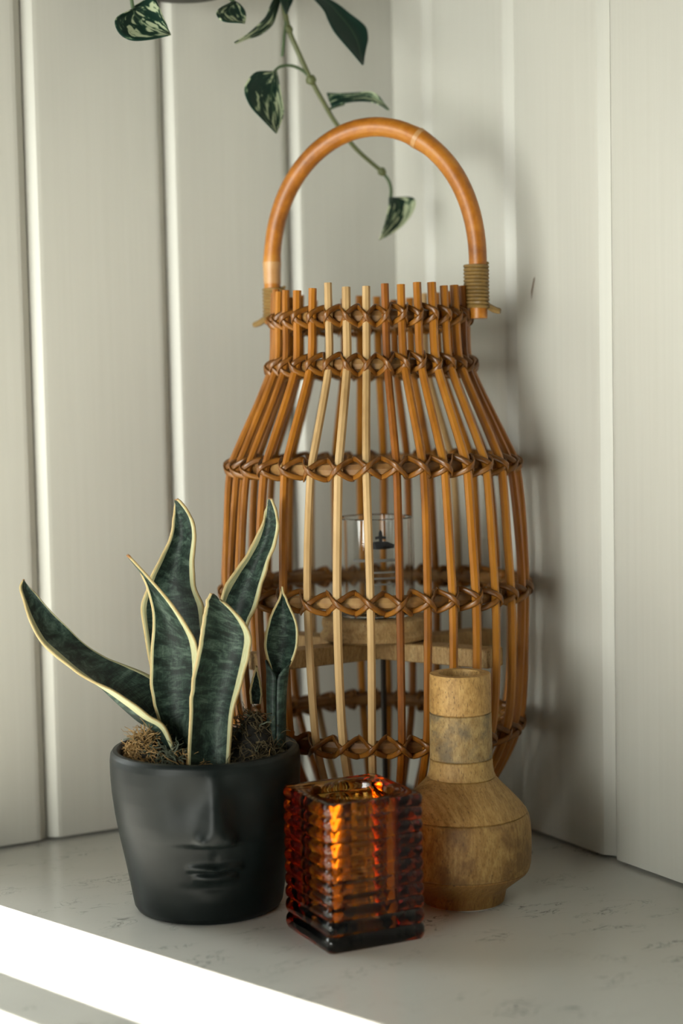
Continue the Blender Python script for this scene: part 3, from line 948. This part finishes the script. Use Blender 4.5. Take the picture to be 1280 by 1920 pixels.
DATA = json.loads('''{"S":{"A":{"st":[[[-0.3227,-0.2432,0.0998],[-0.3056,-0.2389,0.0964],[-0.2955,-0.2498,0.0967]],[[-0.3187,-0.2415,0.1428],[-0.3002,-0.2356,0.1371],[-0.2909,-0.2491,0.1354]],[[-0.3167,-0.2409,0.159],[-0.296,-0.235,0.155],[-0.2854,-0.2506,0.1552]],[[-0.3113,-0.2417,0.1822],[-0.2902,-0.2365,0.1777],[-0.2792,-0.2523,0.1768]],[[-0.308,-0.2417,0.2001],[-0.2883,-0.2379,0.1933],[-0.2773,-0.2523,0.1895]],[[-0.3057,-0.2418,0.2108],[-0.2903,-0.2387,0.2046],[-0.2814,-0.249,0.2004]],[[-0.3037,-0.2421,0.2172],[-0.2945,-0.2394,0.2133],[-0.2887,-0.244,0.2104]],[[-0.3015,-0.2427,0.2207],[-0.2996,-0.2404,0.2197],[-0.2977,-0.2381,0.2186]]],"lm":0.04,"rm":0.12},"B":{"st":[[[-0.3222,-0.2159,0.0983],[-0.3141,-0.2148,0.0971],[-0.3118,-0.2265,0.0989]],[[-0.3288,-0.2088,0.1341],[-0.3146,-0.2097,0.1331],[-0.3075,-0.2266,0.1356]],[[-0.3309,-0.2062,0.1473],[-0.3146,-0.2076,0.1471],[-0.3064,-0.2268,0.1503]],[[-0.3312,-0.2044,0.1627],[-0.3138,-0.2069,0.1631],[-0.3046,-0.2274,0.1668]],[[-0.329,-0.2035,0.1847],[-0.3131,-0.2069,0.1804],[-0.3049,-0.227,0.179]],[[-0.3271,-0.2026,0.2048],[-0.3146,-0.2067,0.1968],[-0.3084,-0.2249,0.1909]],[[-0.3302,-0.1989,0.224],[-0.3222,-0.2035,0.2166],[-0.3187,-0.2181,0.2105]],[[-0.3345,-0.1951,0.2358],[-0.3318,-0.2,0.232],[-0.3313,-0.2102,0.2288]],[[-0.3403,-0.1907,0.2455],[-0.3422,-0.1965,0.2457],[-0.344,-0.2024,0.2459]]],"lm":0.025,"rm":0.14},"C":{"st":[[[-0.3181,-0.1975,0.0982],[-0.3052,-0.1952,0.0961],[-0.2993,-0.2083,0.0977]],[[-0.3216,-0.189,0.1502],[-0.3021,-0.1888,0.1519],[-0.291,-0.2074,0.1571]],[[-0.3249,-0.1821,0.1843],[-0.3023,-0.1832,0.1839],[-0.2892,-0.2054,0.1869]],[[-0.325,-0.1782,0.2058],[-0.3024,-0.1797,0.2045],[-0.2896,-0.203,0.2062]],[[-0.3187,-0.1781,0.2242],[-0.3012,-0.1781,0.2214],[-0.2931,-0.1992,0.2212]],[[-0.3099,-0.1797,0.2407],[-0.2973,-0.1789,0.2389],[-0.2932,-0.1971,0.2391]],[[-0.3028,-0.1804,0.2555],[-0.2933,-0.1807,0.2553],[-0.2908,-0.1965,0.2566]],[[-0.2994,-0.1792,0.2684],[-0.2935,-0.1811,0.2686],[-0.2925,-0.1939,0.2696]],[[-0.2975,-0.1775,0.2777],[-0.2963,-0.1807,0.2782],[-0.2977,-0.1896,0.2791]],[[-0.296,-0.176,0.281],[-0.298,-0.1818,0.2814],[-0.2999,-0.1876,0.2817]]],"lm":0.07,"rm":0.08},"D":{"st":[[[-0.2947,-0.2178,0.0989],[-0.2862,-0.2142,0.0971],[-0.2832,-0.2221,0.0982]],[[-0.2902,-0.2141,0.1505],[-0.2792,-0.2107,0.1526],[-0.2749,-0.2212,0.1574]],[[-0.2853,-0.212,0.1873],[-0.2717,-0.2098,0.1877],[-0.2658,-0.2231,0.1906]],[[-0.2797,-0.2113,0.2119],[-0.2653,-0.2101,0.2088],[-0.2588,-0.2251,0.2079]],[[-0.2714,-0.2129,0.2272],[-0.259,-0.2117,0.2235],[-0.2543,-0.2259,0.2218]],[[-0.2615,-0.2156,0.2403],[-0.2519,-0.2144,0.238],[-0.2494,-0.2269,0.2373]],[[-0.2544,-0.217,0.2516],[-0.2464,-0.217,0.2503],[-0.2443,-0.2282,0.2502]],[[-0.2491,-0.2172,0.2633],[-0.2431,-0.2187,0.2634],[-0.2413,-0.2282,0.2643]],[[-0.2453,-0.2167,0.2732],[-0.2428,-0.2194,0.2736],[-0.2425,-0.2261,0.2743]],[[-0.2418,-0.2162,0.2809],[-0.2432,-0.22,0.2812],[-0.2445,-0.2239,0.2814]]],"lm":0.17,"rm":0.07},"E":{"st":[[[-0.3238,-0.2305,0.1068],[-0.3215,-0.2182,0.1031],[-0.3104,-0.2107,0.1033]],[[-0.3301,-0.2249,0.129],[-0.3296,-0.2072,0.1238],[-0.3104,-0.199,0.1315]],[[-0.3384,-0.2172,0.1369],[-0.3372,-0.1976,0.1314],[-0.3105,-0.191,0.1436]],[[-0.3466,-0.2048,0.1458],[-0.3448,-0.1878,0.1412],[-0.3141,-0.1813,0.1521]],[[-0.3543,-0.1906,0.1527],[-0.3496,-0.1751,0.1496],[-0.3238,-0.1682,0.1596]],[[-0.3623,-0.1765,0.1568],[-0.3526,-0.1611,0.1578],[-0.3334,-0.1554,0.1639]],[[-0.3703,-0.1621,0.1639],[-0.3584,-0.1479,0.1654],[-0.3418,-0.1433,0.1685]],[[-0.3783,-0.1475,0.173],[-0.3651,-0.1339,0.1757],[-0.3514,-0.1301,0.1775]],[[-0.3832,-0.1324,0.1814],[-0.3714,-0.1203,0.1851],[-0.3609,-0.1189,0.191]],[[-0.3857,-0.1184,0.1939],[-0.3766,-0.1093,0.1983],[-0.3696,-0.1082,0.2034]],[[-0.3859,-0.1055,0.2072],[-0.3797,-0.0997,0.2092],[-0.3754,-0.0995,0.2132]],[[-0.385,-0.096,0.2167],[-0.3819,-0.0942,0.2175],[-0.3792,-0.0934,0.2188]],[[-0.3816,-0.0928,0.2228],[-0.3813,-0.093,0.2228],[-0.3806,-0.0934,0.2224]]],"lm":0.15,"rm":0.03},"F":{"st":[[[-0.2534,-0.2373,0.1462],[-0.2483,-0.2349,0.1453],[-0.2485,-0.2424,0.1464]],[[-0.2532,-0.2353,0.1601],[-0.2461,-0.2325,0.1586],[-0.2455,-0.2421,0.1595]],[[-0.2554,-0.2321,0.1731],[-0.2439,-0.231,0.1709],[-0.2397,-0.2436,0.1711]],[[-0.2551,-0.2305,0.1845],[-0.2421,-0.23,0.1827],[-0.2364,-0.2436,0.1832]],[[-0.2519,-0.2305,0.1958],[-0.2406,-0.2297,0.1938],[-0.2361,-0.242,0.1939]],[[-0.2478,-0.2312,0.2042],[-0.2401,-0.2297,0.2027],[-0.2382,-0.2391,0.2027]],[[-0.2446,-0.2317,0.21],[-0.2404,-0.2301,0.2095],[-0.2403,-0.2364,0.2101]],[[-0.2423,-0.2317,0.2151],[-0.2411,-0.2309,0.2149],[-0.2419,-0.2342,0.2153]],[[-0.2414,-0.2309,0.2198],[-0.2417,-0.2319,0.2199],[-0.242,-0.2329,0.22]]],"lm":0.025,"rm":0.025},"G":{"st":[[[-0.2643,-0.2248,0.1379],[-0.2603,-0.2239,0.1374],[-0.2588,-0.228,0.1378]],[[-0.2644,-0.2237,0.1453],[-0.2593,-0.2223,0.1446],[-0.2576,-0.2276,0.1452]],[[-0.2632,-0.2234,0.1516],[-0.2587,-0.2215,0.1508],[-0.2577,-0.2265,0.1515]],[[-0.2614,-0.2235,0.1571],[-0.2584,-0.2215,0.1565],[-0.2582,-0.2253,0.157]],[[-0.2597,-0.2236,0.1615],[-0.2584,-0.2223,0.1611],[-0.2587,-0.2242,0.1614]],[[-0.2591,-0.2233,0.164],[-0.2589,-0.2234,0.164],[-0.2587,-0.2235,0.164]]],"lm":0.01,"rm":0.01},"p1":{"st":[[[-0.2887,-0.104,0.6367],[-0.2853,-0.1,0.6386],[-0.2814,-0.096,0.6421]],[[-0.3024,-0.108,0.6283],[-0.2847,-0.0993,0.6353],[-0.2697,-0.1,0.6485]],[[-0.3023,-0.112,0.618],[-0.2802,-0.1004,0.6305],[-0.2661,-0.104,0.6411]],[[-0.2946,-0.116,0.6122],[-0.2753,-0.1044,0.6263],[-0.2651,-0.108,0.6334]],[[-0.2816,-0.12,0.6129],[-0.2699,-0.1113,0.6216],[-0.2641,-0.112,0.627]],[[-0.2672,-0.124,0.6164],[-0.265,-0.12,0.6173],[-0.2627,-0.116,0.6182]]]},"p2":{"st":[[[-0.2012,-0.094,0.652],[-0.1979,-0.09,0.6539],[-0.1945,-0.086,0.655]],[[-0.2138,-0.099,0.6452],[-0.2006,-0.0908,0.6495],[-0.1916,-0.091,0.6511]],[[-0.219,-0.104,0.6394],[-0.2033,-0.094,0.6439],[-0.1906,-0.096,0.6454]],[[-0.2154,-0.109,0.6336],[-0.2023,-0.1008,0.6379],[-0.1928,-0.101,0.6391]],[[-0.2018,-0.114,0.6327],[-0.1993,-0.11,0.6332],[-0.1964,-0.106,0.6342]]]},"p3":{"st":[[[-0.155,-0.079,0.665],[-0.1505,-0.075,0.6654],[-0.146,-0.071,0.6658]],[[-0.1625,-0.084,0.6551],[-0.1555,-0.0776,0.6553],[-0.1523,-0.076,0.6527]],[[-0.1696,-0.089,0.6446],[-0.1623,-0.0812,0.6442],[-0.159,-0.081,0.6417]],[[-0.1831,-0.094,0.6332],[-0.1759,-0.0862,0.6332],[-0.1721,-0.086,0.6319]],[[-0.1926,-0.099,0.6267],[-0.1881,-0.0926,0.627],[-0.1859,-0.091,0.6263]],[[-0.2048,-0.104,0.6196],[-0.2024,-0.1,0.6201],[-0.1999,-0.096,0.6206]]]},"p4":{"st":[[[-0.1263,-0.084,0.6658],[-0.1216,-0.08,0.6679],[-0.1164,-0.076,0.67]],[[-0.1192,-0.0907,0.6544],[-0.1098,-0.0837,0.6607],[-0.1038,-0.0827,0.6631]],[[-0.1188,-0.0973,0.6449],[-0.1042,-0.0881,0.6525],[-0.0946,-0.0893,0.6543]],[[-0.1171,-0.104,0.6348],[-0.0976,-0.094,0.6415],[-0.0845,-0.096,0.6439]],[[-0.1125,-0.1107,0.6249],[-0.0959,-0.1015,0.6308],[-0.0857,-0.1027,0.6335]],[[-0.1069,-0.1173,0.6148],[-0.0979,-0.1103,0.6187],[-0.0919,-0.1093,0.6227]],[[-0.1043,-0.124,0.6069],[-0.1014,-0.12,0.6078],[-0.0986,-0.116,0.6091]]]},"p5":{"st":[[[-0.1634,-0.084,0.6044],[-0.1584,-0.08,0.6058],[-0.154,-0.076,0.6064]],[[-0.1782,-0.0873,0.6024],[-0.1592,-0.0793,0.5997],[-0.1549,-0.0793,0.6012]],[[-0.1884,-0.0907,0.593],[-0.1615,-0.0797,0.5904],[-0.155,-0.0827,0.5904]],[[-0.1917,-0.094,0.5842],[-0.162,-0.082,0.5818],[-0.1547,-0.086,0.5796]],[[-0.1886,-0.0973,0.5738],[-0.1636,-0.0864,0.572],[-0.1562,-0.0893,0.5708]],[[-0.1814,-0.1007,0.5649],[-0.1662,-0.0927,0.5628],[-0.1605,-0.0927,0.5639]],[[-0.1709,-0.104,0.5537],[-0.1684,-0.1,0.5543],[-0.1658,-0.096,0.5554]]]},"p6":{"st":[[[-0.1094,-0.084,0.5798],[-0.1095,-0.08,0.5854],[-0.1095,-0.076,0.5927]],[[-0.104,-0.09,0.5826],[-0.0995,-0.0825,0.5882],[-0.0992,-0.082,0.5921]],[[-0.0927,-0.096,0.5841],[-0.0879,-0.0863,0.5892],[-0.0903,-0.088,0.5921]],[[-0.084,-0.102,0.5833],[-0.0781,-0.0923,0.5893],[-0.08,-0.094,0.5927]],[[-0.0792,-0.108,0.5802],[-0.0751,-0.1005,0.5845],[-0.0757,-0.1,0.5887]],[[-0.0751,-0.114,0.5754],[-0.0721,-0.11,0.5762],[-0.0692,-0.106,0.5774]]]},"p7":{"st":[[[-0.0607,-0.089,0.51],[-0.0567,-0.085,0.5109],[-0.0522,-0.081,0.5111]],[[-0.0628,-0.0923,0.5044],[-0.0497,-0.0843,0.5078],[-0.0378,-0.0843,0.5121]],[[-0.066,-0.0957,0.4989],[-0.0491,-0.0847,0.5018],[-0.0343,-0.0877,0.508]],[[-0.0697,-0.099,0.4921],[-0.0532,-0.087,0.4937],[-0.0397,-0.091,0.4984]],[[-0.0744,-0.1023,0.484],[-0.0621,-0.0914,0.4861],[-0.0522,-0.0943,0.487]],[[-0.0785,-0.1057,0.4785],[-0.0716,-0.0977,0.4794],[-0.0661,-0.0977,0.4795]],[[-0.0831,-0.109,0.4739],[-0.0802,-0.105,0.4743],[-0.0773,-0.101,0.4751]]]},"p8":{"st":[[[-0.1472,-0.079,0.6739],[-0.1427,-0.075,0.6751],[-0.1381,-0.071,0.6764]],[[-0.1539,-0.0823,0.6652],[-0.1428,-0.0749,0.6677],[-0.1348,-0.0743,0.6703]],[[-0.154,-0.0857,0.658],[-0.1448,-0.0782,0.6595],[-0.1387,-0.0777,0.6634]],[[-0.1517,-0.089,0.6486],[-0.1491,-0.085,0.6492],[-0.1465,-0.081,0.6506]]]}},"P":{"stem":[[-0.1516,-0.06,0.7229],[-0.1482,-0.07,0.688],[-0.1468,-0.075,0.6624],[-0.1432,-0.077,0.6397],[-0.1353,-0.08,0.6191],[-0.1256,-0.08,0.6011],[-0.1153,-0.08,0.585],[-0.1035,-0.08,0.5681],[-0.0863,-0.082,0.5485],[-0.0644,-0.085,0.5312]],"pet7":[[-0.0644,-0.085,0.5312],[-0.0584,-0.085,0.5246],[-0.0561,-0.085,0.5174],[-0.0567,-0.085,0.5101]],"pet5":[[-0.1247,-0.08,0.6011],[-0.1332,-0.08,0.608],[-0.1436,-0.08,0.611],[-0.1531,-0.08,0.6095],[-0.1584,-0.08,0.6054]],"pet6":[[-0.1101,-0.08,0.5787],[-0.1042,-0.08,0.5815],[-0.0958,-0.08,0.5842]],"root":[[-0.1454,-0.077,0.6457],[-0.1477,-0.077,0.631],[-0.1484,-0.075,0.6185]],"pet4":[[-0.1464,-0.075,0.6608],[-0.1358,-0.077,0.668],[-0.1216,-0.08,0.6679]],"pet1":[[-0.2445,-0.06,0.6845],[-0.2748,-0.09,0.6633],[-0.2858,-0.1,0.6486],[-0.2853,-0.1,0.6386]],"pet2":[[-0.19,-0.06,0.6901],[-0.1973,-0.085,0.6678],[-0.1979,-0.09,0.6539]]}}''')

def leaf_obj(name, rows, mat, parent, origin, lm=None, rm=None, nx=14, thick=0.0014, sub=5, wob=0.0, seed=0, offset=0.0):
    """skin a leaf through rows of (edge, middle, edge) points"""
    cols = []
    for j in range(3):
        cols.append(catmull([Vector(r[j]) - Vector(origin) for r in rows], sub))
    m = len(cols[0])
    bm = bmesh.new()
    uvl = bm.loops.layers.uv.new('UVMap')
    grid, uvs = [], []
    for i in range(m):
        a, b, c = cols[0][i], cols[1][i], cols[2][i]
        v = i / (m - 1)
        row, ur = [], []
        mf = min(1.0, 0.4 + 0.6 * v / 0.45)
        for k in range(nx + 1):
            t = k / nx
            # quadratic through a (t=0), b (t=.5), c (t=1)
            p = a * (2 * (t - 0.5) * (t - 1)) + b * (-4 * t * (t - 1)) + c * (2 * t * (t - 0.5))
            if wob and k in (0, 1, nx - 1, nx) and 2 < i < m - 3:
                e = (a - c).normalized() * (1 if k < 2 else -1)
                p = p + e * wob * noise.noise((v * 14 + seed, 1.7 * (k > 2), seed * 3.1))
            row.append(bm.verts.new(p))
            u = t
            if lm is not None:       # remap so that the pale margins fall on u < .1 and u > .9
                l_, r_ = lm * mf, rm * mf
                if t < l_:
                    u = 0.1 * t / l_
                elif t > 1 - r_:
                    u = 0.9 + 0.1 * (t - 1 + r_) / r_
                else:
                    u = 0.1 + 0.8 * (t - l_) / (1 - r_ - l_)
            ur.append((u, v))
        grid.append(row)
        uvs.append(ur)
    for i in range(m - 1):
        for k in range(nx):
            f = bm.faces.new((grid[i][k], grid[i][k + 1], grid[i + 1][k + 1], grid[i + 1][k]))
            for lp, (ii, kk) in zip(f.loops, ((i, k), (i, k + 1), (i + 1, k + 1), (i + 1, k))):
                lp[uvl].uv = uvs[ii][kk]
    me = bpy.data.meshes.new(name)
    bm.to_mesh(me)
    bm.free()
    for p in me.polygons:
        p.use_smooth = True
    o = link(name, me, mat, parent)
    s = o.modifiers.new('thickness', 'SOLIDIFY')
    s.thickness = thick
    s.offset = offset
    return o

SN = DATA['S']
org = plant.location
for k, key in enumerate('ABCDEFG'):
    L = SN[key]
    leaf_obj('leaf', L['st'], M['snake'], plant, org, L['lm'], L['rm'], nx=26, thick=0.0018 if key not in 'FG' else 0.0014, wob=0.0010 if key in 'ACDE' else 0.0004, seed=k + 1)
# rolled sheath at the foot of the small right-hand leaf
bm = bmesh.new()
uvl = bm.loops.layers.uv.new('UVMap')
sp_ = catmull([Vector(p) - org for p in ((-0.2530, -0.2386, 0.103), (-0.2519, -0.2381, 0.1198), (-0.2506, -0.2368, 0.1439), (-0.2491, -0.2363, 0.1598), (-0.2478, -0.2362, 0.1690))], 4)
ns = len(sp_)
rows_ = []
for i, p in enumerate(sp_):
    t = i / (ns - 1)
    r = 0.0055 + 0.0010 * t + 0.0022 * t ** 4
    ring = []
    for k in range(17):
        # the roll is open to the viewer near its top: a V-shaped mouth
        gap = 0.02 + 1.25 * max(0.0, (t - 0.72) / 0.28)
        a = gap + (2 * math.pi - 2 * gap) * k / 16
        q = CAMDIR * math.cos(a) + RT * math.sin(a)
        ring.append(bm.verts.new(p + Vector((q.x * r, q.y * r, 0))))
    rows_.append(ring)
for i in range(ns - 1):
    for k in range(16):
        f = bm.faces.new((rows_[i][k], rows_[i][k + 1], rows_[i + 1][k + 1], rows_[i + 1][k]))
        for lp, (ii, kk) in zip(f.loops, ((i, k), (i, k + 1), (i + 1, k + 1), (i + 1, k))):
            lp[uvl].uv = (0.12 + 0.76 * kk / 16, 0.35 * ii / ns)
sh = from_bm('leaf_sheath', bm, M['snake'], plant)
s_ = sh.modifiers.new('thickness', 'SOLIDIFY')
s_.thickness = 0.001

# ------------------------------------------------------------------ pothos hanging on the back wall
po = empty('hanging_pothos', (-0.228, -0.064, 0.662))
tag(po, 'variegated pothos vine trailing down from a wall planter at the top', 'hanging plant')
po_o = Vector(po.location)
bm = bmesh.new()
lathe(bm, [(0, 0.0), (0.034, 0.0), (0.042, 0.004), (0.050, 0.03), (0.056, 0.085), (0.0565, 0.09), (0.053, 0.09), (0.052, 0.08), (0.0, 0.075)], 40)
from_bm('planter', bm, M['planter'], po)
bm = bmesh.new()
box(bm, -0.03, 0.03, 0.048, 0.0645, 0.03, 0.085)
bmesh.ops.bevel(bm, geom=list(bm.edges), offset=0.002, segments=1, affect='EDGES')
from_bm('wall_bracket', bm, M['metal'], po, smooth=False)
PT = DATA['P']
def shift(pts):
    return [Vector(p) - po_o for p in pts]
up = Vector((0.01, 0.0, 0.093))
st_pts = [Vector((0.02, -0.01, 0.08)), Vector((0.045, -0.012, 0.10)), Vector((0.075, -0.012, 0.085))] + shift(PT['stem'])
sp2 = catmull(st_pts, 6)
bm = bmesh.new()
tube(bm, sp2, [0.0026 - 0.0010 * k / (len(sp2) - 1) for k in range(len(sp2))], 8, True)
from_bm('stem', bm, M['stem'], po)
for q, r in ((PT['stem'][3], 0.0036), (PT['stem'][5], 0.0042), (PT['stem'][9], 0.0036)):
    bm = bmesh.new()
    bmesh.ops.create_icosphere(bm, subdivisions=2, radius=r)
    for v in bm.verts:
        v.co *= 1 + 0.25 * noise.noise(v.co * 400)
        v.co += Vector(q) - po_o
    from_bm('stem_node', bm, M['stem'], po)
for key, r in (('pet7', 0.0013), ('pet5', 0.0012), ('pet6', 0.0011), ('root', 0.0012), ('pet4', 0.0017), ('pet1', 0.0015), ('pet2', 0.0015)):
    pts = shift(PT[key])
    if key in ('pet1', 'pet2'):
        pts = [Vector((0.0, -0.03, 0.078))] + [Vector((pts[0].x * 0.6, -0.055, 0.10))] + pts[1:]
    bm = bmesh.new()
    tube(bm, catmull(pts, 5), r, 6, True)
    from_bm('aerial_root' if key == 'root' else 'petiole', bm, M['petiole'], po)
for k in range(1, 9):
    st = SN['p%d' % k]['st']
    leaf_obj('leaf', st, M['pothos_dark'] if k in (4, 8) else M['pothos'], po, po_o, nx=14, thick=0.0008)
